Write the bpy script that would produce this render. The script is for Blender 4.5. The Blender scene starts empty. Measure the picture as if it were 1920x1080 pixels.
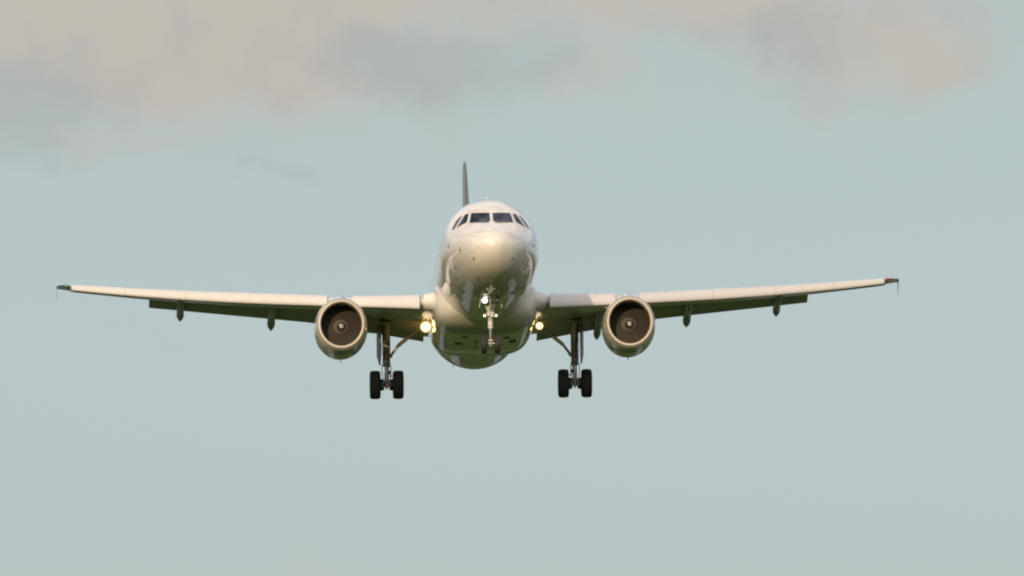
import bpy, bmesh, math, random
import numpy as np
from mathutils import Vector, Matrix, Euler
from mathutils.bvhtree import BVHTree

R = math.radians
scene = bpy.context.scene
COL = scene.collection

# ------------------------------------------------------------------ camera
CAM_Z = 1.7
CAM_EL = R(3.40)
cam_d = bpy.data.cameras.new('camera')
cam = bpy.data.objects.new('camera', cam_d)
COL.objects.link(cam)
cam.location = (0, 0, CAM_Z)
cam.rotation_euler = (R(90) + CAM_EL, 0, 0)
cam_d.sensor_width = 36.0
cam_d.lens = 538.5
cam_d.clip_start = 1.0
cam_d.clip_end = 90000.0
scene.camera = cam
scene.render.resolution_x = 1024
scene.render.resolution_y = 576

# ------------------------------------------------------------------ light
SUN_EL, SUN_AZ = R(15.5), R(16.0)        # azimuth measured from -Y towards -X
sun_vec = Vector((-math.sin(SUN_AZ) * math.cos(SUN_EL), -math.cos(SUN_AZ) * math.cos(SUN_EL), math.sin(SUN_EL)))
sl = bpy.data.lights.new('sun', 'SUN')
sl.energy = 3.05
sl.angle = R(0.5)
sl.color = (1.0, 0.76, 0.47)
so = bpy.data.objects.new('sun', sl)
COL.objects.link(so)
so.rotation_euler = sun_vec.to_track_quat('Z', 'Y').to_euler()

scene.view_settings.view_transform = 'Standard'
scene.view_settings.look = 'None'
scene.view_settings.exposure = 0.0
scene.view_settings.gamma = 1.0
scene.cycles.filter_width = 2.1

# ------------------------------------------------------------------ sky
def build_world():
    w = bpy.data.worlds.new('World')
    scene.world = w
    w.use_nodes = True
    nt = w.node_tree
    N, L = nt.nodes, nt.links
    N.clear()
    out = N.new('ShaderNodeOutputWorld')
    bg = N.new('ShaderNodeBackground')
    bg.inputs['Strength'].default_value = 0.1
    L.new(bg.outputs[0], out.inputs['Surface'])
    sky = N.new('ShaderNodeTexSky')
    sky.sky_type = 'NISHITA'
    sky.sun_disc = False
    sky.sun_elevation = SUN_EL
    sky.sun_rotation = R(180) + SUN_AZ
    sky.air_density = 1.0
    sky.dust_density = 1.2
    sky.ozone_density = 1.0

    def m(op, a, b=None, c=None):
        n = N.new('ShaderNodeMath')
        n.operation = op
        for i, v in enumerate((a, b, c)):
            if v is None:
                continue
            if isinstance(v, (int, float)):
                n.inputs[i].default_value = v
            else:
                L.new(v, n.inputs[i])
        return n.outputs[0]
    tc = N.new('ShaderNodeTexCoord')
    sep = N.new('ShaderNodeSeparateXYZ')
    L.new(tc.outputs['Generated'], sep.inputs[0])
    X, Y, Z = sep.outputs
    az = m('MULTIPLY', m('ARCTAN2', X, Y), 180 / math.pi)      # degrees
    el = m('MULTIPLY', m('ARCSINE', Z), 180 / math.pi)

    def noise(scale, detail, rough, off, stretch=1.0):
        cb = N.new('ShaderNodeCombineXYZ')
        L.new(m('MULTIPLY', az, stretch), cb.inputs[0])
        L.new(el, cb.inputs[1])
        cb.inputs[2].default_value = off
        n = N.new('ShaderNodeTexNoise')
        n.inputs['Scale'].default_value = scale
        n.inputs['Detail'].default_value = detail
        n.inputs['Roughness'].default_value = rough
        L.new(cb.outputs[0], n.inputs['Vector'])
        return n.outputs['Fac']
    wx = m('MULTIPLY', m('SUBTRACT', noise(2.2, 4, .55, 3.1), .5), .75)
    wy = m('MULTIPLY', m('SUBTRACT', noise(2.2, 4, .55, 17.7), .5), .50)
    wx2 = m('MULTIPLY', m('SUBTRACT', noise(8, 3, .5, 5.5), .5), .12)
    azw = m('ADD', m('ADD', az, wx), wx2)
    elw = m('ADD', el, wy)

    def blob(a, e, sa, se, amp):
        da = m('DIVIDE', m('SUBTRACT', azw, a), sa)
        de = m('DIVIDE', m('SUBTRACT', elw, e), se)
        q = m('ADD', m('MULTIPLY', da, da), m('MULTIPLY', de, de))
        return m('MULTIPLY', m('EXPONENT', m('MULTIPLY', q, -1.0)), amp)

    def blobs(lst):
        s = None
        for b in lst:
            o = blob(*b)
            s = o if s is None else m('ADD', s, o)
        return s
    # cloud bank low over the horizon: (azimuth, elevation, widths, weight)
    bank = blobs(CLOUD_BANK)
    dens = bank
    dens = m('ADD', dens, m('MULTIPLY', m('SUBTRACT', noise(3.4, 7, .6, 9.0, .7), .5), .85))
    mr = N.new('ShaderNodeMapRange'); mr.interpolation_type = 'SMOOTHSTEP'
    L.new(dens, mr.inputs[0])
    mr.inputs[1].default_value = .0; mr.inputs[2].default_value = 1.35
    mask = mr.outputs[0]
    grey = m('ADD', blobs(CLOUD_GREY), m('MULTIPLY', m('SUBTRACT', noise(3.0, 5, .55, 22.0), .5), 2.0))
    gr = N.new('ShaderNodeMapRange'); gr.interpolation_type = 'SMOOTHSTEP'
    L.new(grey, gr.inputs[0]); gr.inputs[1].default_value = -.15; gr.inputs[2].default_value = .9

    def mix(f, a, b, blend='MIX'):
        n = N.new('ShaderNodeMix'); n.data_type = 'RGBA'; n.blend_type = blend
        if isinstance(f, float): n.inputs['Factor'].default_value = f
        else: L.new(f, n.inputs['Factor'])
        for s, v in (('A', a), ('B', b)):
            i = [k for k in n.inputs if k.name == s and k.type == 'RGBA'][0]
            if isinstance(v, tuple): i.default_value = (*v, 1)
            else: L.new(v, i)
        return [k for k in n.outputs if k.type == 'RGBA'][0]
    lo = N.new('ShaderNodeMapRange'); L.new(el, lo.inputs[0]); lo.inputs[1].default_value = 2.3; lo.inputs[2].default_value = 4.2
    base = mix(1.0, sky.outputs[0], mix(lo.outputs[0], SKY_TINT_LOW, SKY_TINT), 'MULTIPLY')
    cc = mix(gr.outputs[0], CLOUD_WARM, CLOUD_SHADE)
    colr = mix(m('MULTIPLY', mask, .92), base, cc)
    # unseen bright cloud added overhead and behind the camera to raise the fill light
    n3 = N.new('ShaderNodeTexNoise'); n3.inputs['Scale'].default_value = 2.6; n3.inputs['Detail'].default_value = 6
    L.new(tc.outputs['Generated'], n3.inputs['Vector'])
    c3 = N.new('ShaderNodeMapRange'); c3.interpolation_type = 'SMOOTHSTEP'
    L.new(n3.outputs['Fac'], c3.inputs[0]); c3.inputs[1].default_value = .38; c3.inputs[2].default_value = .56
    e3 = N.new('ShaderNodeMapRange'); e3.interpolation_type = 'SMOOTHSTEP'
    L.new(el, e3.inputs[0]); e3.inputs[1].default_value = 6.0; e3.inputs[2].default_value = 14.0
    back = N.new('ShaderNodeMapRange'); back.interpolation_type = 'SMOOTHSTEP'      # the added fill cloud comes down to the horizon on the sunny side
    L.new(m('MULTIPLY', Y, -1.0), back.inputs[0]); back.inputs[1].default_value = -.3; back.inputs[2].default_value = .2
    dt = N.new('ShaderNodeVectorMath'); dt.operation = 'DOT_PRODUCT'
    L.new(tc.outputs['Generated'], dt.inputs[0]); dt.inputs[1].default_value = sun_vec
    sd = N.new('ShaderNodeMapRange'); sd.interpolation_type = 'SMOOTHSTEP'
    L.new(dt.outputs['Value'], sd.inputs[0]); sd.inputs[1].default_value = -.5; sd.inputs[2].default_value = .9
    bright = mix(sd.outputs[0], FILL_CLOUD_FAR, FILL_CLOUD_SUN)
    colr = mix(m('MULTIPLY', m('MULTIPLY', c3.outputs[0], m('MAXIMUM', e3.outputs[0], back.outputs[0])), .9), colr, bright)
    # unseen dull bank added along the horizon behind the camera, cuts low light
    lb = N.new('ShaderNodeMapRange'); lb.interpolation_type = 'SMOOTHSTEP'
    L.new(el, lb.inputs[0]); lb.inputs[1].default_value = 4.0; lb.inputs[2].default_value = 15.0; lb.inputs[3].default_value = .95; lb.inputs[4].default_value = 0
    colr = mix(m('MULTIPLY', lb.outputs[0], back.outputs[0]), colr, DIMMING_BANK)
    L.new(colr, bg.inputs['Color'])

# picture pixel scale of the telephoto view: 1 px = .001995 degree of sky
PX = .001995
def sky_spot(u, v, su, sv, w): return ((u - 960) * PX, 3.40 - (v - 540) * PX, su * PX, sv * PX, w)
CLOUD_BANK = [sky_spot(*b) for b in [
    (60, 60, 330, 190, 1.1), (330, 110, 260, 120, 1.0), (560, 90, 170, 130, .9), (520, -60, 500, 110, .9),
    (800, 130, 190, 80, .8), (1080, 140, 150, 60, .65), (900, 230, 90, 40, .3),
    (20, 260, 150, 60, .45), (1300, -10, 260, 75, .95), (1090, 40, 130, 60, .45), (1420, 90, 140, 60, .4), (1640, 40, 260, 90, .95), (1590, 170, 190, 85, .55), (1250, 215, 110, 40, .35),
    (1800, 120, 170, 55, .6), (760, 10, 220, 60, .6), (470, 335, 150, 24, .45), (250, 290, 160, 25, .3)]]
CLOUD_GREY = [sky_spot(*b) for b in [
    (800, 140, 170, 65, 1.0), (20, 230, 180, 120, .8), (1450, 60, 170, 60, .6), (960, 120, 60, 70, .5),
    (470, 330, 200, 40, .9)]]
SKY_TINT = (.83, .856, 1.012)
SKY_TINT_LOW = (.866, .957, 1.38)
FILL_CLOUD_FAR = (9.6, 9.6, 9.7)
FILL_CLOUD_SUN = (16.8, 15.9, 15.0)
DIMMING_BANK = (2.0, 2.15, 2.15)
CLOUD_WARM = (5.45, 4.98, 4.42)
CLOUD_SHADE = (4.3, 4.42, 4.38)
build_world()

# ------------------------------------------------------------------ materials
def mat(name, col, rough=.5, metal=0.0, coat=0.0, coat_rough=.03, spec=.5, emit=None, es=0.0, var=0.0, vscale=3.0, bump=0.0):
    mt = bpy.data.materials.new(name)
    mt.use_nodes = True
    nt = mt.node_tree
    b = nt.nodes['Principled BSDF']
    b.inputs['Base Color'].default_value = (*col, 1)
    b.inputs['Roughness'].default_value = rough
    b.inputs['Metallic'].default_value = metal
    b.inputs['Coat Weight'].default_value = coat
    b.inputs['Coat Roughness'].default_value = coat_rough
    b.inputs['Specular IOR Level'].default_value = spec
    if emit:
        b.inputs['Emission Color'].default_value = (*emit, 1)
        b.inputs['Emission Strength'].default_value = es
    if var > 0:
        tc = nt.nodes.new('ShaderNodeTexCoord')
        n = nt.nodes.new('ShaderNodeTexNoise')
        n.inputs['Scale'].default_value = vscale
        n.inputs['Detail'].default_value = 6
        n.inputs['Roughness'].default_value = .6
        nt.links.new(tc.outputs['Object'], n.inputs['Vector'])
        mx = nt.nodes.new('ShaderNodeMix'); mx.data_type = 'RGBA'
        mx.inputs[6].default_value = (*[c * (1 - var) for c in col], 1)
        mx.inputs[7].default_value = (*[min(1, c * (1 + var)) for c in col], 1)
        nt.links.new(n.outputs['Fac'], mx.inputs[0])
        nt.links.new(mx.outputs[2], b.inputs['Base Color'])
        mr = nt.nodes.new('ShaderNodeMapRange')
        mr.inputs[3].default_value = max(.02, rough - .08); mr.inputs[4].default_value = rough + .08
        nt.links.new(n.outputs['Fac'], mr.inputs[0])
        nt.links.new(mr.outputs[0], b.inputs['Roughness'])
        if bump:
            bp = nt.nodes.new('ShaderNodeBump'); bp.inputs['Strength'].default_value = bump; bp.inputs['Distance'].default_value = .02
            nt.links.new(n.outputs['Fac'], bp.inputs['Height']); nt.links.new(bp.outputs[0], b.inputs['Normal'])
    return mt

def fuselage_paint():
    """white gloss paint with ring seams between skin panels and faint streaks of dirt"""
    mt = mat('white_gloss_paint', (.80, .79, .77), .42, 0, 1.0, .03)
    nt = mt.node_tree; b = nt.nodes['Principled BSDF']; N, L = nt.nodes, nt.links
    b.inputs['Coat IOR'].default_value = 1.62
    tc = N.new('ShaderNodeTexCoord'); sp = N.new('ShaderNodeSeparateXYZ'); L.new(tc.outputs['Object'], sp.inputs[0])
    def m(op, a, c=None):
        n = N.new('ShaderNodeMath'); n.operation = op
        for i, v in enumerate((a, c)):
            if v is None: continue
            if isinstance(v, (int, float)): n.inputs[i].default_value = v
            else: L.new(v, n.inputs[i])
        return n.outputs[0]
    y = m('ADD', sp.outputs[1], ORG[1])
    seam = None
    for ys in (1.02, 3.75, 5.95, 8.6, 10.2, 20.5, 24.3, 27.0, 31.0):
        s = m('LESS_THAN', m('ABSOLUTE', m('SUBTRACT', y, ys)), .012)
        seam = s if seam is None else m('MAXIMUM', seam, s)
    z = m('ADD', sp.outputs[2], ORG[2])
    for zs in (1.25, -.75, -1.55, -1.9):
        seam = m('MAXIMUM', seam, m('MULTIPLY', m('MULTIPLY', m('LESS_THAN', m('ABSOLUTE', m('SUBTRACT', z, zs)), .009), m('GREATER_THAN', y, 3.75)), .7))
    mp = N.new('ShaderNodeMapping'); mp.inputs['Scale'].default_value = (2.2, .22, 2.2)
    L.new(tc.outputs['Object'], mp.inputs[0])
    n = N.new('ShaderNodeTexNoise'); n.inputs['Scale'].default_value = 1.6; n.inputs['Detail'].default_value = 7; n.inputs['Roughness'].default_value = .62
    L.new(mp.outputs[0], n.inputs['Vector'])
    mx = N.new('ShaderNodeMix'); mx.data_type = 'RGBA'
    mx.inputs[6].default_value = (.71, .66, .59, 1); mx.inputs[7].default_value = (.63, .585, .525, 1)
    mr = N.new('ShaderNodeMapRange'); mr.inputs[1].default_value = .42; mr.inputs[2].default_value = .75
    L.new(n.outputs['Fac'], mr.inputs[0]); L.new(mr.outputs[0], mx.inputs[0])
    mx2 = N.new('ShaderNodeMix'); mx2.data_type = 'RGBA'
    L.new(m('MULTIPLY', seam, .32), mx2.inputs[0]); L.new(mx.outputs[2], mx2.inputs[6]); mx2.inputs[7].default_value = (.25, .25, .24, 1)
    L.new(mx2.outputs[2], b.inputs['Base Color'])
    # very slight waviness of the skin panels
    mp2 = N.new('ShaderNodeMapping'); mp2.inputs['Scale'].default_value = (1, .5, 1); L.new(tc.outputs['Object'], mp2.inputs[0])
    n2 = N.new('ShaderNodeTexNoise'); n2.inputs['Scale'].default_value = 1.4; n2.inputs['Detail'].default_value = 2
    L.new(mp2.outputs[0], n2.inputs['Vector'])
    bp = N.new('ShaderNodeBump'); bp.inputs['Strength'].default_value = .14; bp.inputs['Distance'].default_value = .02
    L.new(n2.outputs['Fac'], bp.inputs['Height'])
    L.new(bp.outputs[0], b.inputs['Normal']); L.new(bp.outputs[0], b.inputs['Coat Normal'])
    return mt

ORG = Vector((0, 17.7, -4.15))            # base of the aircraft: under its main wheels, in aircraft coordinates
M = dict(
    white=fuselage_paint(),
    wing=mat('wing_grey_paint', (.50, .51, .50), .38, 0, .6, .08, var=.10, vscale=2.5),
    slat=mat('slat_paint', (.58, .555, .54), .4, 0, .35, .08, var=.05, vscale=2.0),
    flap=mat('flap_grey_paint', (.40, .41, .40), .42, 0, .4, .1, var=.14, vscale=2.5),
    nac=mat('nacelle_paint', (.66, .64, .60), .35, 0, 1.0, .05, var=.06, vscale=2.0),
    lip=mat('bare_aluminium', (.50, .445, .37), .5, .5, var=.06, vscale=6),
    duct=mat('acoustic_liner_grey', (.15, .135, .115), .5, 0, .2, .2, var=.15, vscale=6),
    blade=mat('fan_blade_titanium', (.046, .040, .032), .85, 0, spec=.2),
    spin=mat('spinner_grey', (.165, .155, .115), .5, 0, .3, .1),
    black=mat('black_rubber_cone', (.03, .025, .022), .5),
    mark=mat('white_marking_paint', (.85, .84, .80), .4),
    tyre=mat('tyre_rubber', (.024, .025, .025), .75, var=.25, vscale=9),
    hub=mat('wheel_hub_metal', (.22, .22, .21), .4, .6),
    steel=mat('landing_gear_paint', (.30, .29, .25), .40, .25, .2, .1, var=.22, vscale=7),
    gearlight=mat('landing_gear_white_paint', (.55, .52, .46), .35, .1, .4, .08, var=.12, vscale=7),
    chrome=mat('piston_chrome', (.42, .42, .41), .3, 1.0),
    dark=mat('dark_cavity', (.035, .036, .034), .7),
    brake=mat('brake_metal', (.09, .085, .08), .5, .5),
    glass=mat('cockpit_glass', (.012, .018, .024), .05, 0, 0, .01, .22),
    window=mat('cabin_window_glass', (.05, .055, .06), .1, 0, 1.0, .02),
    fillet=mat('root_fillet_paint', (.70, .68, .66), .7, 0, 0, .2, spec=.1, var=.05),
    concrete=mat('pale_concrete', (.17, .18, .185), .8, var=.3, vscale=.12),
    doorp=mat('gear_door_paint', (.13, .12, .105), .5, 0, .2, .2, var=.2, vscale=5),
    plate=mat('static_port_metal', (.56, .54, .50), .35, 0, .6, .05),
    frame=mat('window_frame_paint', (.62, .60, .56), .45),
    seal=mat('dark_seal', (.10, .10, .10), .6),
    fin=mat('dark_fin_paint', (.105, .102, .09), .35, 0, .5, .06, var=.08),
    hot=mat('exhaust_metal', (.18, .16, .14), .4, .9),
    probe=mat('probe_metal', (.16, .14, .12), .45, .5),
    warm_lamp=mat('landing_lamp_glow', (1, .9, .7), .3, emit=(1.0, .84, .56), es=2.2),
    warm_lamp2=mat('landing_lamp_glow_weaker', (1, .9, .7), .3, emit=(1.0, .84, .56), es=1.9),
    lamp_halo=mat('lamp_halo_glow', (1, .8, .5), .3, emit=(1.0, .62, .20), es=.7),  # orange emission imitating the halo around a lit lens
    cool_lamp=mat('taxi_lamp_glow', (1, 1, 1), .3, emit=(1.0, .95, 1.0), es=1.7),
    off_lamp=mat('unlit_lamp_glass', (.45, .45, .42), .08, .7, 1.0, .02),
    side_lamp=mat('turnoff_lamp_glow', (.9, .9, .85), .2, emit=(1, .95, .85), es=.6),
    green=mat('green_position_lamp', (.04, .22, .12), .3, emit=(.1, 1.0, .45), es=.10),
    red=mat('red_position_lamp', (.30, .06, .05), .3, emit=(1.0, .08, .05), es=.08),
)

# ------------------------------------------------------------------ mesh helpers (aircraft coordinates: x = port, y = aft of nose, z = up)
def link(name, me, parent=None, kind=None):
    o = bpy.data.objects.new(name, me)
    COL.objects.link(o)
    if parent is not None: o.parent = parent
    if kind: o['kind'] = kind
    return o

class MB:
    def __init__(s): s.bm = bmesh.new(); s.mats = []
    def mi(s, m):
        if m not in s.mats: s.mats.append(m)
        return s.mats.index(m)
    def loft(s, rings, m, caps=(True, True), closed=True, smooth=True):
        k = s.mi(m); bm = s.bm
        vs = [[bm.verts.new(p) for p in r] for r in rings]
        n = len(rings[0])
        for a, b in zip(vs, vs[1:]):
            for i in range(n if closed else n - 1):
                j = (i + 1) % n
                try:
                    f = bm.faces.new((a[i], a[j], b[j], b[i])); f.smooth = smooth; f.material_index = k
                except ValueError: pass
        for on, ring in ((caps[0], vs[0][::-1]), (caps[1], vs[-1])):
            if on:
                f = bm.faces.new(ring); f.material_index = k; f.smooth = False
                for e in f.edges: e.smooth = False
        return s
    def tube(s, pts, rad, m, seg=14, caps=True):
        pts = [Vector(p) for p in pts]
        if isinstance(rad, (int, float)): rad = [rad] * len(pts)
        rings = []
        ref = None
        for i, p in enumerate(pts):
            d = (pts[min(i + 1, len(pts) - 1)] - pts[max(i - 1, 0)])
            if d.length < 1e-6: d = pts[-1] - pts[0]
            d.normalize()
            if ref is None: ref = Vector((1, 0, 0)) if abs(d.x) < .9 else Vector((0, 0, 1))
            a = (ref - d * ref.dot(d)).normalized(); b = d.cross(a)
            rings.append([p + (a * math.cos(t) + b * math.sin(t)) * rad[i] for t in [2 * math.pi * q / seg for q in range(seg)]])
        return s.loft(rings, m, (caps, caps))
    def lathe(s, c, axis, prof, m, seg=40, sx=1.0, sz=1.0, caps=(False, False), smooth=True):
        """prof: (along, radius); axis 'x' or 'y'"""
        c = Vector(c); rings = []
        for a, r in prof:
            ring = []
            for q in range(seg):
                t = 2 * math.pi * q / seg
                if axis == 'y': ring.append(c + Vector((r * sx * math.cos(t), a, r * sz * math.sin(t))))
                elif axis == 'x': ring.append(c + Vector((a, r * math.cos(t), r * math.sin(t))))
                else: ring.append(c + Vector((r * math.cos(t), r * math.sin(t), a)))
            rings.append(ring)
        return s.loft(rings, m, caps, True, smooth)
    def box(s, c, d, m, rot=None, bev=0.0):
        k = s.mi(m)
        mt = Matrix.Translation(c) @ (rot.to_matrix().to_4x4() if rot else Matrix()) @ Matrix.Diagonal((*d, 1))
        r = bmesh.ops.create_cube(s.bm, size=1, matrix=mt)
        fs = {f for v in r['verts'] for f in v.link_faces}
        for f in fs: f.material_index = k
        if bev:
            es = list({e for v in r['verts'] for e in v.link_edges})
            bv = bmesh.ops.bevel(s.bm, geom=es, offset=bev, segments=2, affect='EDGES', profile=.5)
            for f in bv['faces']: f.material_index = k
        return s
    def poly(s, pts, m):
        f = s.bm.faces.new([s.bm.verts.new(p) for p in pts]); f.material_index = s.mi(m); return s
    def prism(s, pts, off, m):
        off = Vector(off); return s.loft([[Vector(p) for p in pts], [Vector(p) + off for p in pts]], m, smooth=False)
    def build(s, name, parent, origin=None):
        bm = s.bm
        bmesh.ops.remove_doubles(bm, verts=bm.verts, dist=1e-5)
        bmesh.ops.recalc_face_normals(bm, faces=bm.faces)
        o0 = ORG if origin is None else Vector(origin)
        for v in bm.verts: v.co -= o0
        me = bpy.data.meshes.new(name); bm.to_mesh(me); bm.free()
        for m in s.mats: me.materials.append(m)
        o = link(name, me, parent)
        if origin is not None: o.location = o0 - ORG
        return o

def dup(o, parent, off):
    c = o.copy(); COL.objects.link(c); c.parent = parent; c.location = o.location + Vector(off); return c

def spline(xs, ys):
    """natural cubic spline"""
    xs = np.array(xs, float); ys = np.array(ys, float); n = len(xs)
    h = np.diff(xs); A = np.zeros((n, n)); r = np.zeros(n); A[0, 0] = A[-1, -1] = 1
    for i in range(1, n - 1):
        A[i, i - 1] = h[i - 1]; A[i, i] = 2 * (h[i - 1] + h[i]); A[i, i + 1] = h[i]
        r[i] = 3 * ((ys[i + 1] - ys[i]) / h[i] - (ys[i] - ys[i - 1]) / h[i - 1])
    c = np.linalg.solve(A, r)
    def f(x):
        i = int(min(max(np.searchsorted(xs, x) - 1, 0), n - 2)); t = x - xs[i]
        b = (ys[i + 1] - ys[i]) / h[i] - h[i] * (2 * c[i] + c[i + 1]) / 3
        d = (c[i + 1] - c[i]) / (3 * h[i])
        return float(ys[i] + b * t + c[i] * t * t + d * t ** 3)
    return f
def lerp(xs, ys): return lambda x: float(np.interp(x, xs, ys))

# ------------------------------------------------------------------ ground (below the picture, seen in the gloss of the belly)
def ground():
    bm = bmesh.new()
    n = 96
    prev = None
    for r in (0, 60, 200, 500, 1200, 3000, 8000, 20000, 60000):
        if r == 0: prev = [bm.verts.new((0, 400, 0))]; continue
        ring = [bm.verts.new((r * math.cos(2 * math.pi * i / n), 400 + r * math.sin(2 * math.pi * i / n), 0)) for i in range(n)]
        for i in range(n):
            j = (i + 1) % n
            bm.faces.new((prev[0], ring[i], ring[j]) if len(prev) == 1 else (prev[i], ring[i], ring[j], prev[j]))
        prev = ring
    me = bpy.data.meshes.new('ground'); bm.to_mesh(me); bm.free()
    mt = bpy.data.materials.new('grass_fields'); mt.use_nodes = True
    nt = mt.node_tree; N, L = nt.nodes, nt.links; b = N['Principled BSDF']
    b.inputs['Roughness'].default_value = .9; b.inputs['Specular IOR Level'].default_value = .1
    tc = N.new('ShaderNodeTexCoord')
    def nz(scale, det):
        n = N.new('ShaderNodeTexNoise'); n.inputs['Scale'].default_value = scale; n.inputs['Detail'].default_value = det
        L.new(tc.outputs['Object'], n.inputs['Vector']); return n.outputs['Fac']
    vo = N.new('ShaderNodeTexVoronoi'); vo.inputs['Scale'].default_value = .006; L.new(tc.outputs['Object'], vo.inputs['Vector'])
    sp = N.new('ShaderNodeSeparateColor'); L.new(vo.outputs['Color'], sp.inputs[0])
    cr = N.new('ShaderNodeValToRGB'); e = cr.color_ramp.elements
    e[0].position = 0; e[0].color = (.014, .028, .008, 1); e[1].position = 1; e[1].color = (.11, .15, .024, 1)
    k = e.new(.45); k.color = (.05, .085, .014, 1); k = e.new(.75); k.color = (.065, .10, .018, 1)
    L.new(sp.outputs[0], cr.inputs[0])
    mx = N.new('ShaderNodeMix'); mx.data_type = 'RGBA'; mx.blend_type = 'MULTIPLY'; mx.inputs[0].default_value = .8
    c2 = N.new('ShaderNodeValToRGB'); c2.color_ramp.elements[0].color = (.25, .3, .25, 1); c2.color_ramp.elements[1].color = (1.7, 1.6, 1.3, 1)
    c2.color_ramp.elements[0].position = .3; c2.color_ramp.elements[1].position = .7
    L.new(nz(.03, 8), c2.inputs[0]); L.new(cr.outputs[0], mx.inputs[6]); L.new(c2.outputs[0], mx.inputs[7])
    wd = N.new('ShaderNodeMapRange'); wd.interpolation_type = 'SMOOTHSTEP'
    L.new(nz(.0045, 5), wd.inputs[0]); wd.inputs[1].default_value = .50; wd.inputs[2].default_value = .54
    sxyz = N.new('ShaderNodeSeparateXYZ'); L.new(tc.outputs['Object'], sxyz.inputs[0])
    def mm(op, a, c=None):
        n = N.new('ShaderNodeMath'); n.operation = op
        for i, v in enumerate((a, c)):
            if v is None: continue
            if isinstance(v, (int, float)): n.inputs[i].default_value = v
            else: L.new(v, n.inputs[i])
        return n.outputs[0]
    # a belt of dark wood crossing the fields, and a second one further off
    wob = mm('MULTIPLY', mm('SUBTRACT', nz(.02, 5), .5), 90.0)
    belt = None
    for yc, hw in ((690, 26), (1180, 110)):
        d = mm('ABSOLUTE', mm('SUBTRACT', mm('ADD', sxyz.outputs[1], wob), yc))
        k = N.new('ShaderNodeMapRange'); k.interpolation_type = 'SMOOTHSTEP'; L.new(d, k.inputs[0])
        k.inputs[1].default_value = hw; k.inputs[2].default_value = hw + 8; k.inputs[3].default_value = 1; k.inputs[4].default_value = 0
        belt = k.outputs[0] if belt is None else mm('MAXIMUM', belt, k.outputs[0])
    wood = mm('MAXIMUM', belt, mm('MULTIPLY', wd.outputs[0], .6))
    wm = N.new('ShaderNodeMix'); wm.data_type = 'RGBA'; L.new(wood, wm.inputs[0])
    L.new(mx.outputs[2], wm.inputs[6]); wm.inputs[7].default_value = (.010, .018, .007, 1)
    L.new(wm.outputs[2], b.inputs['Base Color'])
    me.materials.append(mt)
    o = link('ground', me, kind='structure')
ground()
def taxiway(x0, x1):
    bm = bmesh.new(); n = 24; prev = None
    for i in range(n + 1):
        y = 680 + 330 * i / n
        row = [bm.verts.new((x0 + 3 * math.sin(i * .9) * .2, y, .004)), bm.verts.new((x1 + 3 * math.sin(i * .7) * .2, y, .004))]
        if prev: bm.faces.new((prev[0], prev[1], row[1], row[0]))
        prev = row
    me = bpy.data.meshes.new('taxiway'); bm.to_mesh(me); bm.free(); me.materials.append(M['concrete'])
    link('taxiway', me, kind='structure')
taxiway(-34, -21)
taxiway(20, 32)

# ------------------------------------------------------------------ the aircraft
plane = bpy.data.objects.new('airplane', None)
COL.objects.link(plane)
plane['label'] = 'white twin-engine passenger jet seen head-on in flight with landing gear down and landing lights lit'
plane['category'] = 'airplane'
YAW, PITCH, ROLL = R(1.85), R(5.0), R(.58)
RT = Matrix.Rotation(YAW, 3, 'Z') @ Matrix.Rotation(-PITCH, 3, 'X') @ Matrix.Rotation(-ROLL, 3, 'Y')
DIST = 611.0
cm = Euler((R(90) + CAM_EL, 0, 0)).to_matrix()
ref_world = Vector((0, 0, CAM_Z)) + cm @ Vector((-51 / 47.0, 30 / 47.0, -DIST))      # a point on the fuselage axis 11 m behind the nose
plane.rotation_euler = RT.to_euler()
plane.location = ref_world - RT @ (Vector((0, 11, 0)) - ORG)

# ---- fuselage
XT = [0, .25, .6, 1, 1.65, 2.1, 2.5, 3, 3.5, 4, 4.5, 5, 6, 7, 8]
ZT = [-.5, -.08, .14, .32, .58, .81, 1.05, 1.36, 1.61, 1.80, 1.94, 2.02, 2.065, 2.07, 2.07]
XB = [0, .25, .6, 1, 1.65, 2.5, 3.5, 4.5, 5.5, 6.5, 7.5, 8]
ZB = [-.5, -1.03, -1.31, -1.51, -1.70, -1.855, -1.96, -2.025, -2.055, -2.07, -2.07, -2.07]
WB = [0, .52, .82, 1.05, 1.32, 1.58, 1.79, 1.91, 1.965, 1.975, 1.975, 1.975]
sq = lambda l: [math.sqrt(a) for a in l]
f_top = spline(sq(XT), ZT); f_bot = spline(sq(XB), ZB); f_wid = spline(sq(XB), WB)
f_zc = lerp([0, 1, 2.5, 4, 5.5, 6], [-.5, -.42, -.25, -.09, -.01, 0])
g_top = spline([20, 23, 26, 29, 32, 35, 37.57], [2.07, 2.07, 2.07, 2.05, 1.95, 1.70, 1.40])
g_bot = spline([20, 22.5, 24, 26, 28, 32, 36, 37.57], [-2.07, -2.07, -2.02, -1.79, -1.38, -.28, .78, 1.05])
g_wid = spline([20, 23, 26, 29, 33, 36, 37.57], [1.975, 1.975, 1.90, 1.62, 1.0, .46, .18])
def fus(y):
    if y < 8: t = math.sqrt(max(y, 0)); return f_top(t), f_bot(t), f_wid(t), f_zc(y)
    if y <= 20: return 2.07, -2.07, 1.975, 0.0
    t, b = g_top(y), g_bot(y); return t, b, g_wid(y), (t + b) / 2 * min(1, (y - 20) / 8)
def fus_ring(y, n=96):
    t, b, w, c = fus(y); out = []
    for q in range(n):
        a = 2 * math.pi * q / n
        out.append(Vector((w * math.cos(a), y, c + (t - c if math.sin(a) > 0 else c - b) * math.sin(a))))
    return out
ys = [(.02 + i * .0333) ** 2 for i in range(1, 85)]
ys = [.0005, .0015] + [y for y in ys if y < 7.9] + list(np.arange(8, 20.1, 1.0)) + list(np.arange(20.5, 37.6, .5)) + [37.57]
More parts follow.
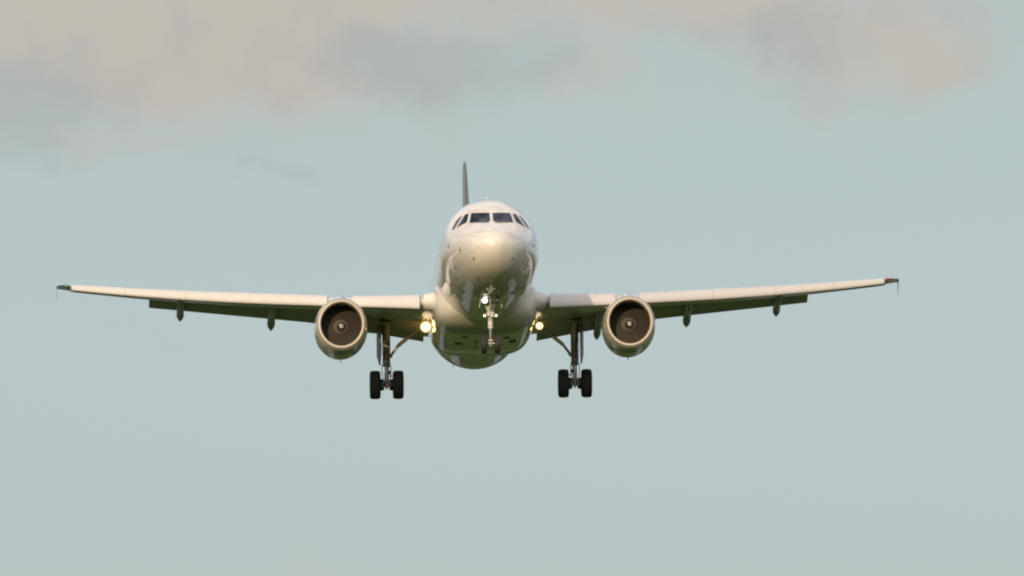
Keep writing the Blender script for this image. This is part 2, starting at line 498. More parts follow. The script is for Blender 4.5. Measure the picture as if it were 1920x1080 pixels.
mb = MB(); rings = [fus_ring(y) for y in ys]
mb.loft(rings, M['white'])
fuselage = mb.build('fuselage', plane)
# surface lookup used to lay windows and seams on the skin
bvh = BVHTree.FromPolygons([p for r in rings for p in r],
                           [(k * 96 + i, k * 96 + (i + 1) % 96, (k + 1) * 96 + (i + 1) % 96, (k + 1) * 96 + i) for k in range(len(rings) - 1) for i in range(96)])
def from_front(x, z):
    h = bvh.ray_cast(Vector((x, -5, z)), Vector((0, 1, 0)))
    return (h[0], h[1]) if h[0] is not None else (None, None)
def from_side(s, y, z):
    h = bvh.ray_cast(Vector((s * 6, y, z)), Vector((-s, 0, 0)))
    return h[0], h[1]

def skin_patch(pts2, lookup, m, rise, depth=.03, sub=7):
    """a slab following the skin: pts2 is a convex outline in the lookup's plane"""
    bm = bmesh.new()
    c = (sum(p[0] for p in pts2) / len(pts2), sum(p[1] for p in pts2) / len(pts2))
    n = len(pts2); per = []
    for i in range(n):
        a, b = pts2[i], pts2[(i + 1) % n]
        for k in range(sub): per.append((a[0] + (b[0] - a[0]) * k / sub, a[1] + (b[1] - a[1]) * k / sub))
    def P(q, h):
        p, nn = lookup(*q)
        if nn.dot(Vector((0, 0, 0)) - p + Vector((0, p.y, 0))) > 0: nn = -nn
        return p + nn * h
    rings = []
    rings.append([P(q, -depth) for q in per])
    for f in (1.0, .8, .55, .3, .1):
        rings.append([P((c[0] + (q[0] - c[0]) * f, c[1] + (q[1] - c[1]) * f), rise) for q in per])
    mb = MB(); mb.loft(rings[:2], m, (True, False), smooth=False); mb.loft(rings[1:], m, (False, True)); bm.free()
    return mb

# cockpit panes, outlines in the front elevation (x, z), starboard side; mirrored to port
PANES = [
    [(-.054, 1.091), (-.40, 1.115), (-.76, 1.14), (-.865, .646), (-.50, .61), (-.21, .578), (-.06, .66)],
    [(-.865, 1.12), (-1.0, 1.129), (-1.35, .52), (-1.035, .66), (-.955, .735)],
    [(-1.10, 1.092), (-1.21, 1.045), (-1.37, .87), (-1.545, .51), (-1.43, .51)],
]
for pane in PANES:
    for s in (1, -1):
        skin_patch([(s * x, z) for x, z in pane], from_front, M['glass'], .006).build('windshield_pane', fuselage)


# cabin windows along both flanks
def oval(w, h, n=14, e=2.6):
    return [(math.copysign(abs(math.cos(t)) ** (2 / e), math.cos(t)) * w / 2, math.copysign(abs(math.sin(t)) ** (2 / e), math.sin(t)) * h / 2) for t in [2 * math.pi * q / n for q in range(n)]]
for s in (1, -1):
    first = None; k = 0
    for i in range(38):
        y = 7.3 + i * .533
        if y > 26.2: break
        if first is None:
            mbw = skin_patch([(y + a, .55 + b) for a, b in oval(.25, .36)], lambda yy, zz: from_side(s, yy, zz), M['window'], .004, .02, 1)
            first = mbw.build('cabin_window', fuselage)
        elif y < 23.2: dup(first, fuselage, (0, y - 7.3, 0))
    # doors: front passenger / service door
    dr = skin_patch([(5.25 + a, .28 + b) for a, b in oval(.84, 1.86, 20, 5)], lambda yy, zz: from_side(s, yy, zz), M['seal'], .003, .02, 1).build('door_seal', fuselage)
    d2 = skin_patch([(5.25 + a, .28 + b) for a, b in oval(.79, 1.81, 20, 5)], lambda yy, zz: from_side(s, yy, zz), M['white'], .007, .02, 1).build('passenger_door', fuselage)

# probes and ports on the nose
def vane(x, z, tilt, L_=.16, name='nose_probe'):
    p, n = from_front(x, z)
    if n.y > 0: n = -n
    mb = MB(); d = Vector((math.sin(tilt), 0, -math.cos(tilt))); d = (d - n * d.dot(n)).normalized()
    mb.tube([p + d * -L_ / 2 + n * .012, p + n * .05, p + d * L_ / 2 + n * .02], [.016, .022, .014], M['probe'], 8)
    return mb.build(name, fuselage)
for s in (1, -1):
    vane(s * 1.25, -.52, s * -.05, .22)
    vane(s * .74, -.98, s * .55, .13)
    vane(s * 1.42, -1.02, s * .2, .1)
    vane(s * 1.36, -1.32, s * .3, .1)
    vane(s * .60, -1.58, s * .5, .12)
    vane(s * 1.66, -.18, s * -.5, .14)
    skin_patch([(s * 1.33 + a, -1.02 + b) for a, b in oval(.24, .36)], from_front, M['plate'], .004, .02, 1).build('static_port_plate', fuselage)
# windscreen wipers lying along the lower edge of the front panes
for s in (1, -1):
    pts = []
    for x, z in ((.10, .60), (.30, .575), (.52, .60), (.70, .64)):
        p, n = from_front(s * x, z)
        if n.y > 0: n = -n
        pts.append(p + n * .03)
    mb = MB(); mb.tube(pts, [.018, .014, .012, .01], M['seal'], 8); mb.build('wiper', fuselage)
# blade antenna on the crown
mb = MB(); mb.prism([(-.012, 7.0, 2.05), (-.012, 7.4, 2.05), (-.012, 7.42, 2.42), (-.012, 7.3, 2.45)], (.024, 0, 0), M['mark'])
mb.build('blade_antenna', fuselage)
mb = MB(); mb.prism([(-.9, 24.6, -1.70), (-.9, 24.9, -1.68), (-.9, 24.95, -1.88), (-.9, 24.85, -1.88)], (.024, 0, 0), M['seal'])
mb.build('blade_antenna', fuselage)

# ---- belly fairing
fw = spline([9.8, 10.4, 11.1, 12.0, 14, 16.5, 18.5, 20.5, 22.8], [.9, 1.66, 2.0, 2.10, 2.10, 2.08, 2.04, 1.85, 1.1])
fb = spline([9.8, 10.4, 10.9, 11.5, 12.3, 14, 16.5, 18.5, 20.5, 22.8], [-1.65, -1.93, -2.12, -2.24, -2.30, -2.32, -2.30, -2.20, -2.03, -1.75])
rings = []
for y in np.arange(9.8, 22.81, .2):
    w, b = fw(y), fb(y); t = .1; c = -.85; ring = []
    for q in range(80):
        a = 2 * math.pi * q / 80; e = 3.9 if math.sin(a) < 0 else 2.2
        cx = math.copysign(abs(math.cos(a)) ** (2 / e), math.cos(a)); sz = math.copysign(abs(math.sin(a)) ** (2 / e), math.sin(a))
        ring.append(Vector((w * cx, y, c + (t - c if sz > 0 else c - b) * sz)))
    rings.append(ring)
mb = MB(); mb.loft(rings, M['white']); fairing = mb.build('belly_fairing', plane)
for (x, y, w, l) in ((-.75, 13.2, .28, .3), (.9, 13.4, .3, .25), (-.95, 15.0, .35, .3), (-.35, 14.3, .2, .4), (1.2, 14.6, .3, .3)):
    mb = MB(); mb.lathe((x, y, fb(y) + .004 - .0), 'z', [(.05, w * .5), (-.012, w * .5), (-.014, w * .3), (-.014, .001)], M['seal'], 20)
    mb.build('air_vent', fairing)
mb = MB(); mb.box((-.25, 15.2, -2.322), (.03, 3.0, .012), M['seal']); mb.build('gear_door_seam', fairing)

# ---- wings
SP = [1.5, 2.3, 5.75, 8.5, 12, 16.3, 17.0]
zb = spline(SP, [-1.52, -1.43, -1.02, -.70, -.215, .523, .66])
zt = spline(SP, [-.82, -.756, -.50, -.18, .235, .83, .93])
xb = lambda y: 11.3 + (y - 2.3) * .536
xt = lambda y: xb(y) + np.interp(y, [2, 16.3], [.72, .42])
TP = [1.5, 2.1, 6.6, 13.55, 16.4, 17]
x_te = lerp(TP, [18.25, 18.3, 18.8, 19.8, 20.25, 20.4])
z_te = lerp(TP, [-1.88, -1.78, -.88, -.03, .25, .3])
x_h = lerp(TP, [16.8, 16.85, 17.6, 18.95, 19.55, 19.7])
z_h = lerp(TP, [-1.34, -1.26, -.47, .27, .72, .82])

def wing_ring(s, y, k=22):
    h = zt(y) - zb(y); x0 = xb(y) + .22; z0 = zb(y) + .42 * h
    x1 = x_h(y); z1 = z_h(y); up = []; lo = []
    ztop = zt(y) - .03; zlow = zb(y) + .10 * h
    for i in range(k + 1):
        u = i / k; x = x0 + (x1 - x0) * (u ** 1.8)
        v = (x - x0) / (x1 - x0)
        g = min(1, v / .16); rise = math.sqrt(max(0, 1 - (1 - g) ** 2))
        zu = z0 + (ztop - z0) * rise
        zl = z0 + (zlow - z0) * rise
        tw = max(0, (v - .16) / .84)
        zu = zu + (z1 + .07 - ztop) * tw + .10 * math.sin(math.pi * tw) * (1 if y < 12 else .6)
        zl = zl + (z1 - .07 - zlow) * tw - .10 * math.sin(math.pi * tw) * (1 - tw)
        if zu < zl + .02: zu = zl + .02
        up.append(Vector((s * y, x, zu))); lo.append(Vector((s * y, x, zl)))
    return up + lo[::-1][:-1]

def slat_ring(s, y, k=12):
    h = zt(y) - zb(y); a, b = xb(y), xt(y); dx = b - a; out = []
    for i in range(k + 1):
        t = math.pi / 2 * i / k
        out.append(Vector((s * y, a + dx * (1 - math.cos(t) ** .9), zb(y) + .16 * h + .84 * h * math.sin(t) ** .92)))
    inn = [Vector((s * y, b - .02, zt(y) - .025))]
    for i in range(k - 1, 0, -1):
        t = math.pi / 2 * i / k
        inn.append(Vector((s * y, a + .1 + (dx - .1) * (1 - math.cos(t) ** .9), zb(y) + .16 * h + .80 * h * math.sin(t) ** .92 - .03)))
    inn += [Vector((s * y, a + .14, zb(y) + .03)), Vector((s * y, a + .06, zb(y))), Vector((s * y, a + .015, zb(y) + .06 * h))]
    return out + inn

def foil_ring(s, y, p0, p1, th, k=12):
    """small aerofoil section between leading point p0 and trailing point p1 (x, z)"""
    d = Vector((p1[0] - p0[0], p1[1] - p0[1])); n = Vector((-d.y, d.x)).normalized(); c = d.length; up = []; lo = []
    for i in range(k + 1):
        u = (1 - math.cos(math.pi * i / k)) / 2
        t = th * c * 5 * (.2969 * math.sqrt(u) - .126 * u - .3516 * u * u + .2843 * u ** 3 - .0995 * u ** 4)
        q = Vector(p0) + d * u
        up.append(Vector((s * y, q.x + n.x * t, q.y + n.y * t + .0))); lo.append(Vector((s * y, q.x - n.x * t * .6, q.y - n.y * t * .6)))
    return up + lo[::-1][1:-1]

def span(a, b, n): return [a + (b - a) * i / n for i in range(n + 1)]

def canoe(s, y, y0, ytip, ztip, w):
    """flap track fairing: tapered body under the wing, drooped at the back to a point"""
    hx, hz = x_h(y) + .1, z_h(y)
    zs = zb(y) + .12 * (zt(y) - zb(y))
    path = [(y0, zs + (hz - .1 - zs) * max(0, (y0 - xb(y)) / (hx - xb(y))), .02)]
    top0 = path[0][1]
    rings = []
    for i in range(19):
        u = i / 18
        yy = y0 + (ytip - y0) * u
        # upper edge tucked into the wing and flap
        top = np.interp(yy, [y0, hx, ytip], [top0 + .04, hz - .02, ztip + .12])
        bot = np.interp(yy, [y0, y0 + .5 * (hx - y0), hx, hx + .6 * (ytip - hx), ytip], [top0 - .0, top0 - .22, hz - .52, ztip + .17, ztip])
        ww = w * min(1, (u / .22) ** .6 if u > 0 else .02) * (1 if u < .90 else max(.03, 1 - ((u - .90) / .10) ** 1.7))
        c = (top + bot) / 2; hh = max(.02, (top - bot) / 2)
        rings.append([Vector((s * y + ww / 2 * math.copysign(abs(math.cos(t)) ** .75, math.cos(t)), yy, c + hh * math.copysign(abs(math.sin(t)) ** .75, math.sin(t)))) for t in [2 * math.pi * q / 20 for q in range(20)]])
    mb = MB(); mb.loft(rings, M['flap']); return mb

def build_wing(s):
    mb = MB(); mb.loft([wing_ring(s, y) for y in span(1.5, 16.45, 40)], M['wing'])
    wing = mb.build('wing', plane)
    for a, b in ((2.60, 5.28), (6.25, 9.302), (9.312, 11.852), (11.862, 14.302), (14.312, 16.4)):
        mb = MB(); mb.loft([slat_ring(s, y) for y in span(a, b, 8)], M['slat']); mb.build('slat', wing)
    for a, b in ((2.28, 6.32), (6.36, 13.32)):
        mb = MB(); mb.loft([foil_ring(s, y, (x_h(y) - .02, z_h(y) - .05), (x_te(y), z_te(y)), .13) for y in span(a, b, 10)], M['flap']); mb.build('flap', wing)
    mb = MB(); mb.loft([foil_ring(s, y, (x_h(y) + .02, z_h(y)), (np.interp(y, [13.65, 16.4], [19.85, 20.3]), np.interp(y, [13.65, 16.4], [.40, .82])), .13) for y in span(13.68, 16.4, 5)], M['flap'])
    mb.build('aileron', wing)
    # tip: fairing, fence, position lamp
    mb = MB()
    base = wing_ring(s, 16.42); cen = Vector((s * 17.03, 19.9, .86)); rings = []; zu = max(p.z for p in base)
    for i in range(13):
        u = i / 12; q = u ** 1.2; k = min(1, u * 5)      # the tip's nose is cut back underneath
        rings.append([Vector((s * (16.42 + .61 * u), (p.y + (zu - p.z) * 3.0 * k) + (cen.y + (p.y - cen.y) * .45 - p.y) * q, zu - (zu - p.z) * (1 - .6 * k) + (cen.z + (p.z - cen.z) * .14 - p.z) * q * .5)) for p in base])
    mb.loft(rings, M['wing']); mb.build('wingtip', wing)
    zc = .79
    out = [(19.35, zc), (20.15, zc + .36), (20.62, zc + .38), (20.5, zc), (20.62, zc - .38), (20.15, zc - .36)]
    mb = MB(); mb.prism([(s * 17.03, a, b) for a, b in out], (s * .012, 0, 0), M['slat']); mb.build('wingtip_fence', wing)
    mb = MB(); yl = 16.58
    mb.tube([(s * (yl - .1), xb(yl) + .34, .80), (s * yl, xb(yl) + .36, .815), (s * (yl + .12), xb(yl) + .46, .83)], [.02, .04, .02], M['green'] if s < 0 else M['red'], 10)
    mb.build('position_lamp', wing)
    canoe(s, 12.06, 16.8, 20.0, -.61, .30).build('flap_track_fairing', wing)
    canoe(s, 8.40, 15.5, 19.6, -1.08, .32).build('flap_track_fairing', wing)
    canoe(s, 4.75, 14.6, 19.2, -1.62, .30).build('flap_track_fairing', wing)
    # wing root fillet
    return wing
wings = [build_wing(-1), build_wing(1)]

# root fillets, part of the belly fairing
for s in (-1, 1):
    rings = []
    for i in range(13):
        u = i / 12; y = 1.45 + .98 * u
        f = (1 - u) ** 2
        a = xb(y) + .12 - .6 * f; b = 17.4
        k = 20; up = []; lo = []
        zt_, zb_ = zt(y) + .03 + .35 * f, zb(y) + .02 - .10 * f
        zm = (zt_ + zb_) / 2
        for j in range(k + 1):
            v = j / k; x = a + (b - a) * v ** 1.8
            g = min(1, (x - a) / .6); r = math.sqrt(1 - (1 - g) ** 2)
            end = np.clip((x - a - .6) / (b - a - .6), 0, 1)
            up.append(Vector((s * y, x, zm + (zt_ - zm) * r * (1 - end) + (z_h(y) - zm + .12) * end)))
            e2 = end ** .4; lo.append(Vector((s * y, x, zm + (zb_ - zm) * r * (1 - e2) + (z_h(y) - zm + .06) * e2)))
        rings.append(up + lo[::-1][1:-1])
    mb = MB(); mb.loft(rings, M['fillet']); mb.build('root_fillet', fairing)

# ---- engines
def build_engine(s):
    c = Vector((s * 5.75, 10.62, -2.10)); SX, SZ = .97, 1.03
    sh = lambda p: p
    mb = MB()
    mb.lathe(c, 'y', [(.13, 1.015), (.30, 1.05), (.6, 1.085), (1.0, 1.105), (1.5, 1.11), (2.1, 1.09), (2.8, 1.02), (3.4, .93), (3.42, .90), (3.0, .88)], M['nac'], 72, SX, SZ)
    eng = mb.build('engine', plane)
    mb = MB()
    prof = [(.128, 1.012), (.07, .985), (.03, .955), (.008, .925), (0, .90), (.008, .875), (.035, .85), (.09, .832), (.17, .822)]
    mb.lathe(c, 'y', prof, M['lip'], 72, SX, SZ); mb.build('inlet_lip', eng)
    mb = MB(); mb.lathe(c, 'y', [(.172, .8215), (.35, .825), (.7, .85), (1.02, .868), (1.3, .868)], M['duct'], 72, SX, SZ)
    mb.lathe(c, 'y', [(1.16, .87), (1.16, .01)], M['blade'], 72, SX, SZ); mb.build('inlet_duct', eng)
    mb = MB(); nb = 36
    for q in range(nb):
        t0 = 2 * math.pi * q / nb; rr = []
        for i in range(7):
            r = .25 + (.855 - .25) * i / 6; tw = R(50 + 27 * i / 6); ch = .17 + .06 * i / 6
            e = Vector((math.cos(t0), 0, math.sin(t0))); tg = Vector((-math.sin(t0), 0, math.cos(t0)))
            d = Vector((0, math.cos(tw), 0)) + tg * math.sin(tw)
            p = c + e * r + Vector((0, 1.1, 0))
            p = Vector((c.x + (p.x - c.x) * SX, p.y, c.z + (p.z - c.z) * SZ))
            n = d.cross(e).normalized() * .006
            rr.append([p - d * ch + n, p + d * ch + n, p + d * ch - n, p - d * ch - n])
        mb.loft(rr, M['blade'])
    mb.build('fan', eng)
    mb = MB()
    cone = lambda r: np.interp(r, [0, .02, .10, .165, .29, .33], [.60, .602, .66, .72, .92, 1.05])
    mb.lathe(c, 'y', [(cone(r), r) for r in (.33, .29, .25, .21, .1751)], M['spin'], 48)
    mb.lathe(c, 'y', [(cone(r), r) for r in (.175, .14, .10, .06, .02, .0005)], M['black'], 48)
    # spiral
    k = mb.mi(M['mark']); pr = []
    for i in range(40):
        a = 2 * math.pi * 1.25 * i / 39; r = .022 + .07 * i / 39; w = .018 * (1 - .5 * (i / 39))
        pt = lambda q: c + Vector((q * math.cos(-s * 0 + a + 1), cone(q) - .006, q * math.sin(a + 1)))
        pr.append((pt(max(.002, r - w)), pt(r + w)))
    vs = [(mb.bm.verts.new(a), mb.bm.verts.new(b)) for a, b in pr]
    for (a, b), (d, e) in zip(vs, vs[1:]):
        f = mb.bm.faces.new((a, b, e, d)); f.material_index = k
    mb.build('spinner', eng)
    mb = MB(); mb.lathe(c, 'y', [(2.4, .75), (3.4, .62), (4.1, .48), (4.12, .45), (3.5, .44)], M['hot'], 40)
    mb.lathe(c, 'y', [(3.4, .34), (4.0, .28), (4.6, .12), (4.8, .01)], M['hot'], 30); mb.build('exhaust_nozzle', eng)
    # strake on the inboard flank, drain mast below, inlet scoop
    a = R(38) ; e = Vector((-s * math.cos(a) * SX, 0, math.sin(a) * SZ))
    mb = MB(); p = c + e * 1.08
    mb.prism([p + Vector((0, .9, 0)), p + Vector((0, 1.9, 0)), p + Vector((0, 1.9, 0)) + e * .22, p + Vector((0, 1.3, 0)) + e * .16], (.012, 0, .012), M['nac']); mb.build('nacelle_strake', eng)
    mb = MB(); mb.prism([c + Vector((-.012, 2.0, -1.12)), c + Vector((-.012, 2.25, -1.10)), c + Vector((-.012, 2.28, -1.24)), c + Vector((-.012, 2.18, -1.24))], (.024, 0, 0), M['seal']); mb.build('drain_mast', eng)
    for ang, yy in ((200, .55), (318, 1.2), (255, 1.3)):
        aa = R(ang); e = Vector((math.cos(aa) * SX, 0, math.sin(aa) * SZ)); p = c + e * 1.083 + Vector((0, yy, 0)); tg = Vector((-math.sin(aa), 0, math.cos(aa)))
        mb = MB(); mb.prism([p - tg * .07 - e * .02, p + tg * .07 - e * .02, p + tg * .05 + e * .02, p - tg * .05 + e * .02], (0, .22, 0), M['seal']); mb.build('cooling_scoop', eng)
    # pylon
    y0 = s * 5.75; rings = []
    for yy, zt_, zl_, w in ((11.5, -1.05, -1.2, .05), (12.0, -.86, -1.3, .22), (12.6, -.66, -1.35, .36), (13.2, -.55, -1.3, .40), (14.5, -.62, -1.25, .40), (16.0, -.8, -1.15, .3), (17.0, -.85, -.95, .05)):
        cz = (zt_ + zl_) / 2; hh = (zt_ - zl_) / 2
        rings.append([Vector((y0 + w / 2 * math.copysign(abs(math.cos(t)) ** .6, math.cos(t)), yy, cz + hh * math.copysign(abs(math.sin(t)) ** .6, math.sin(t)))) for t in [2 * math.pi * q / 20 for q in range(20)]])
    mb = MB(); mb.loft(rings, M['nac']); mb.build('pylon', eng)
    return eng
engines = [build_engine(-1), build_engine(1)]

# ---- tail
def fin_ring(z, x0, x1, th):
    out = foil_ring(1, 0, (x0, 0), (x1, 0), th, 14)
    return [Vector((p.z * (1 if p.z > 0 else 1 / .6), p.y, z)) for p in out]
mb = MB(); rings = []
for z, x0, x1, th in ((1.2, 28.6, 35.6, .085), (2.2, 29.4, 35.7, .085), (5.0, 32.05, 36.1, .085), (7.7, 34.45, 36.45, .10), (8.05, 34.85, 36.5, .10), (8.22, 35.15, 36.5, .09), (8.31, 35.5, 36.45, .055)):
    rings.append(fin_ring(z, x0, x1, th))
mb.loft(rings, M['fin']); fin = mb.build('vertical_fin', plane)
mb = MB(); mb.lathe((0, 34.98, 8.12), 'y', [(-.12, .004), (-.1, .03), (0, .045), (.1, .03), (.12, .004)], M['off_lamp'], 12); mb.build('tip_lamp', fin)
for s in (-1, 1):
    mb = MB(); mb.loft([foil_ring(s, y, (np.interp(y, [.3, 6.2], [31.0, 34.2]), .75 + .09 * y), (np.interp(y, [.3, 6.2], [35.0, 35.8]), .75 + .09 * y), .09) for y in span(.3, 6.2, 8)], M['wing']); mb.build('tailplane', plane)

# ---- wheels and gear
def tyre_prof(r, w, n=10):
    prof = [(-w * .34, r * .55), (-w * .46, r * .66)]
    for i in range(n + 1):
        t = -math.pi / 2 + math.pi * i / n
        prof.append((w / 2 * math.copysign(abs(math.sin(t)) ** .7, math.sin(t)), r * (.78 + .22 * abs(math.cos(t)) ** .55)))
    prof += [(w * .46, r * .66), (w * .34, r * .55)]
    return prof
def add_wheel(gear, c, r, w):
    mb = MB(); mb.lathe(c, 'x', tyre_prof(r, w), M['tyre'], 44)
    for k in (-.28, -.1, .1, .28): mb.lathe((c[0] + k * w, c[1], c[2]), 'x', [(-.008, r * 1.0), (-.008, r * .985), (.008, r * .985), (.008, r * 1.0)], M['tyre'], 44)
    mb.build('tyre', gear)
    mb = MB(); mb.lathe(c, 'x', [(-w * .40, .01), (-w * .40, r * .2), (-w * .30, r * .25), (-w * .30, r * .54), (-w * .36, r * .56), (w * .36, r * .56), (w * .30, r * .54), (w * .30, r * .25), (w * .40, r * .2), (w * .40, .01)], M['hub'], 30)
    mb.build('wheel_hub', gear)

def main_gear(s):
    X = s * 3.795; Y = 17.7; ZA = -3.57
    top = Vector((X, Y - .15, -1.15)); ax = Vector((X, Y, ZA))
    P = lambda t: top + (ax - top) * t
    mb = MB()
    mb.tube([P(0), P(.14), P(.30)], [.19, .175, .14], M['steel'], 18)
    mb.tube([P(0), P(.04), P(.66), P(.665), P(.69), P(.70)], [.16, .135, .125, .15, .15, .11], M['steel'], 18)
    mb.tube([P(.60), P(.60) + Vector((0, .0, 0)) + (ax - top) * .03], [.145, .145], M['steel'], 18)
    # axle beam and lower yoke
    mb.tube([(X - .46, Y, ZA), (X + .46, Y, ZA)], .075, M['steel'], 14)
    mb.tube([P(.93), P(1.04)], [.12, .13], M['steel'], 16)
    mb.tube([P(1.04), P(1.075)], [.05, .03], M['steel'], 10)
    gear = mb.build('main_landing_gear', plane)
    mb = MB(); mb.tube([P(.70), P(.95)], .085, M['chrome'], 16); mb.build('shock_piston', gear)
    mb = MB()   # torque links
    a, b, k = P(.67) + Vector((s * -.02, .14, 0)), P(.97) + Vector((s * -.02, .13, 0)), P(.83) + Vector((-s * .02, .52, .0))
    for d in (-.07, .07): mb.tube([a + Vector((d, 0, 0)), k], [.035, .025], M['steel'], 8); mb.tube([b + Vector((d, 0, 0)), k], [.035, .025], M['steel'], 8)
    mb.build('torque_link', gear)
    mb = MB()   # side stay towards the fuselage, two links
    lo = P(.47) + Vector((-s * .12, -.02, 0)); kn = lo + Vector((-s * .40, 0, .60)); hi = Vector((s * 2.45, Y - .35, -1.32))
    mid = lo + (hi - lo) * .28
    mb.tube([P(.52) + Vector((-s * .10, 0, 0)), P(.52) + Vector((-s * .24, 0, -.02))], .06, M['steel'], 10)
    mb.tube([P(.50) + Vector((-s * .19, 0, -.02)), mid], [.055, .055], M['steel'], 12)
    mb.build('stay_fork', gear)
    mb = MB(); mb.tube([mid, lo + (hi - lo) * .60], [.075, .08], M['gearlight'], 12); mb.tube([lo + (hi - lo) * .60, hi], [.06, .06], M['steel'], 12); mb.build('side_stay', gear)
    mb = MB(); q = lo + (hi - lo) * .62   # lock stay
    mb.tube([q, P(.08)], [.035, .035], M['steel'], 8); mb.build('lock_stay', gear)
    mb = MB()   # hydraulic lines, harness and clamps
    for d, r_ in ((Vector((-s * .13, -.06, 0)), .018), (Vector((s * .14, -.05, 0)), .016), (Vector((.05, -.13, 0)), .014)):
        mb.tube([P(.1) + d, P(.35) + d * 1.1, P(.62) + d, P(.75) + d * 1.4, P(.96) + d * .9], r_, M['seal'], 6)
    for t in (.3, .45, .58): mb.tube([P(t), P(t) + (ax - top) * .012], .14, M['brake'], 12)
    mb.box(P(.80) + Vector((-s * .13, -.06, 0)), (.10, .10, .16), M['brake'], bev=.015)
    mb.box(P(.85) + Vector((-s * .17, -.06, -.02)), (.12, .08, .06), M['steel'], bev=.012)
    mb.build('hydraulic_lines', gear)
    mb = MB()   # leg door on the outboard side
    D = lambda q, x, y: P(q) + Vector((s * x, y, 0))
    pts = [D(.02, .20, -.34), D(.02, .33, .35), D(.50, .33, .45), D(.67, .24, .10), D(.50, .21, -.28), D(.3, .22, -.36)]
    mb.prism(pts, (s * .05, 0, 0), M['doorp']); mb.build('gear_door', gear)
    for k in (-1, 1):
        cx = X + k * .464
        add_wheel(gear, (cx, Y, ZA), .575, .43)
        mb = MB(); mb.lathe((X + k * .20, Y, ZA), 'x', [(-.06, .02), (-.06, .20), (-.03, .235), (.05, .235), (.06, .20), (.06, .02)], M['brake'], 20)
        for q in range(6):
            t = 2 * math.pi * q / 6 + .3
            mb.tube([(X + k * .17 - .07 * k, Y + .18 * math.cos(t), ZA + .18 * math.sin(t)), (X + k * .2, Y + .18 * math.cos(t), ZA + .18 * math.sin(t))], .045, M['steel'], 8)
        mb.build('brake_pack', gear)
    # open bay roof in the wing
    mb = MB(); mb.box((X, Y - .4, -1.06), (.55, 1.3, .04), M['dark']); mb.build('gear_bay', gear)
    return gear
gears = [main_gear(-1), main_gear(1)]

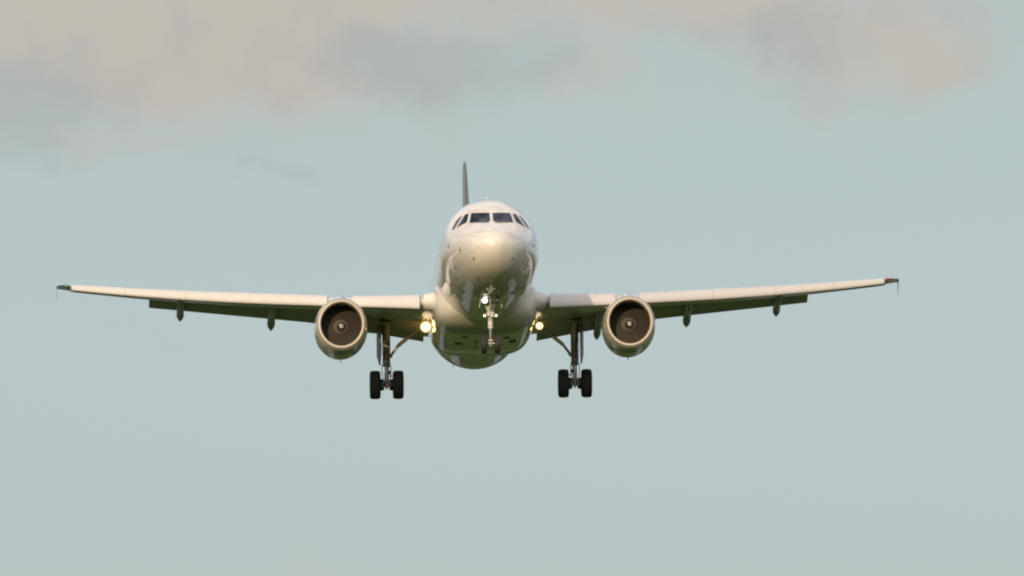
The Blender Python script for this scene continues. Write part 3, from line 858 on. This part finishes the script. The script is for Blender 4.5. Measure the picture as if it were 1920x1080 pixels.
def nose_gear():
    Y = 5.07; ZA = -3.74
    top = Vector((0, Y - .25, -1.95)); ax = Vector((0, Y, ZA)); P = lambda t: top + (ax - top) * t
    mb = MB()
    mb.tube([P(-.05), P(.30), P(.31), P(.40), P(.41), P(.64), P(.645), P(.67)], [.10, .095, .125, .125, .10, .095, .115, .10], M['gearlight'], 16)
    # upper yoke: V of two struts up to the bay sides
    for k in (-1, 1): mb.tube([P(.33) + Vector((k * .05, 0, 0)), P(-.03) + Vector((k * .30, 0, 0))], [.05, .045], M['gearlight'], 10)
    mb.tube([P(.30) + Vector((0, -.05, 0)), Vector((0, Y - 1.2, -1.93))], [.05, .05], M['gearlight'], 10)
    mb.tube([(-.22, Y, ZA), (.22, Y, ZA)], .05, M['gearlight'], 12)
    mb.tube([P(.96), P(1.05)], [.075, .06], M['gearlight'], 12)
    for z_, w in ((.345, .30), (.375, .24)): mb.tube([P(z_) + Vector((-w / 2, -.09, 0)), P(z_) + Vector((w / 2, -.09, 0))], .05, M['gearlight'], 10)
    mb.box(P(.38) + Vector((-.08, -.13, 0)), (.09, .10, .12), M['gearlight'], bev=.02)
    mb.box(P(.39) + Vector((.07, -.13, -.03)), (.11, .12, .11), M['gearlight'], bev=.02)
    gear = mb.build('nose_landing_gear', plane)
    mb = MB(); mb.tube([P(.67), P(.98)], .062, M['chrome'], 16); mb.build('shock_piston', gear)
    mb = MB(); a, b, k_ = P(.65) + Vector((0, .09, 0)), P(.97) + Vector((0, .08, 0)), P(.81) + Vector((0, .38, 0))
    for d in (-.05, .05): mb.tube([a + Vector((d, 0, 0)), k_], .022, M['steel'], 8); mb.tube([b + Vector((d, 0, 0)), k_], .022, M['steel'], 8)
    mb.build('torque_link', gear)
    mb = MB(); mb.box(P(.93) + Vector((0, -.07, 0)), (.20, .05, .05), M['gearlight'], bev=.012); mb.box(P(1.0) + Vector((0, -.08, 0)), (.26, .05, .05), M['gearlight'], bev=.012); mb.tube([P(1.0) + Vector((0, -.1, 0)), P(1.0) + Vector((0, -.16, -.01))], [.05, .02], M['gearlight'], 10)
    mb.build('tow_fitting', gear)
    for k in (-1, 1): add_wheel(gear, (k * .265, Y, ZA), .385, .225)
    # lamps
    def lamp(c, r, m, name):
        c = Vector(c); mb = MB()
        mb.lathe(c, 'y', [(.16, .02), (.12, r * .7), (.02, r * 1.12), (-.02, r * 1.12), (-.02, r)], M['hub'], 24)
        mb.lathe(c, 'y', [(-.021, r * .99), (-.05, r * .7), (-.065, r * .3), (-.068, .001)], m, 24)
        return mb.build(name, gear)
    lamp((-.225, Y - .55, -2.10), .115, M['cool_lamp'], 'takeoff_lamp')
    lamp((-.215, Y - .60, -1.935), .07, M['cool_lamp'], 'taxi_lamp')
    lamp((.225, Y - .55, -2.10), .10, M['off_lamp'], 'unlit_lamp')
    for k in (-1, 1):
        lamp((k * .225, Y - .30, -2.67), .06, M['side_lamp'], 'turnoff_lamp')
        mb = MB(); mb.tube([(k * .225, Y - .22, -2.66), (k * .06, Y - .15, -2.58)], .02, M['gearlight'], 8); mb.build('lamp_bracket', gear)
    # aft bay doors hanging open either side, and the dark bay between them
    for k in (-1, 1):
        mb = MB(); pts = [(k * .36, Y - .6, -2.02), (k * .36, Y + .35, -2.05), (k * .44, Y + .30, -2.42), (k * .43, Y - .45, -2.36)]
        mb.prism(pts, (k * .03, 0, .0), M['white']); mb.build('bay_door', gear)
    mb = MB(); pts = [(-.34, Y - 1.0, -2.0), (0, Y - 1.35, -1.97), (.34, Y - 1.0, -2.0), (.36, Y + .3, -2.06), (-.36, Y + .3, -2.06)]
    rr = []
    for x, y, z in pts: rr.append(Vector((x, y, fus(y)[1] * math.sqrt(1 - (x / 1.97) ** 2) - .012)))
    mb.prism(rr, (0, 0, .2), M['dark']); mb.build('gear_bay', gear)
nose_gear()

# ---- landing lamps under the wing roots
def landing_lamp(s, m, r, w):
    c = Vector((s * 2.28, 14.6, -1.67)); mb = MB()
    mb.lathe(c, 'y', [(.26, .03), (.2, r * .8), (.03, r * 1.12), (-.01, r * 1.12), (-.01, r)], M['hub'], 28)
    mb.tube([c + Vector((0, .2, 0)), c + Vector((0, .5, .40))], .035, M['steel'], 8)
    o = mb.build('landing_lamp', plane)
    mb = MB(); mb.lathe(c, 'y', [(-.011, r * .80), (-.06, r * .74), (-.10, r * .5), (-.12, r * .2), (-.125, .001)], m, 28); mb.build('lamp_lens', o)
    mb = MB(); mb.lathe(c, 'y', [(-.012, r * 1.11), (-.03, r * 1.0), (-.03, r * .9), (-.005, r * .79)], M['lamp_halo'], 28); mb.build('lamp_halo_ring', o)  # glowing ring stands in for the orange halo round the lens
    pl = bpy.data.lights.new('flap_glow_light', 'POINT'); pl.energy = w * .08; pl.color = (1.0, .55, .14); pl.shadow_soft_size = r * .6  # extra unseen point light close to the flap, adds an orange glow there
    po = bpy.data.objects.new('flap_glow_light', pl); COL.objects.link(po); po.parent = plane; po.location = c + Vector((0, 1.85, -.05)) - ORG
landing_lamp(-1, M['warm_lamp'], .21, 90)
landing_lamp(1, M['warm_lamp2'], .145, 30)
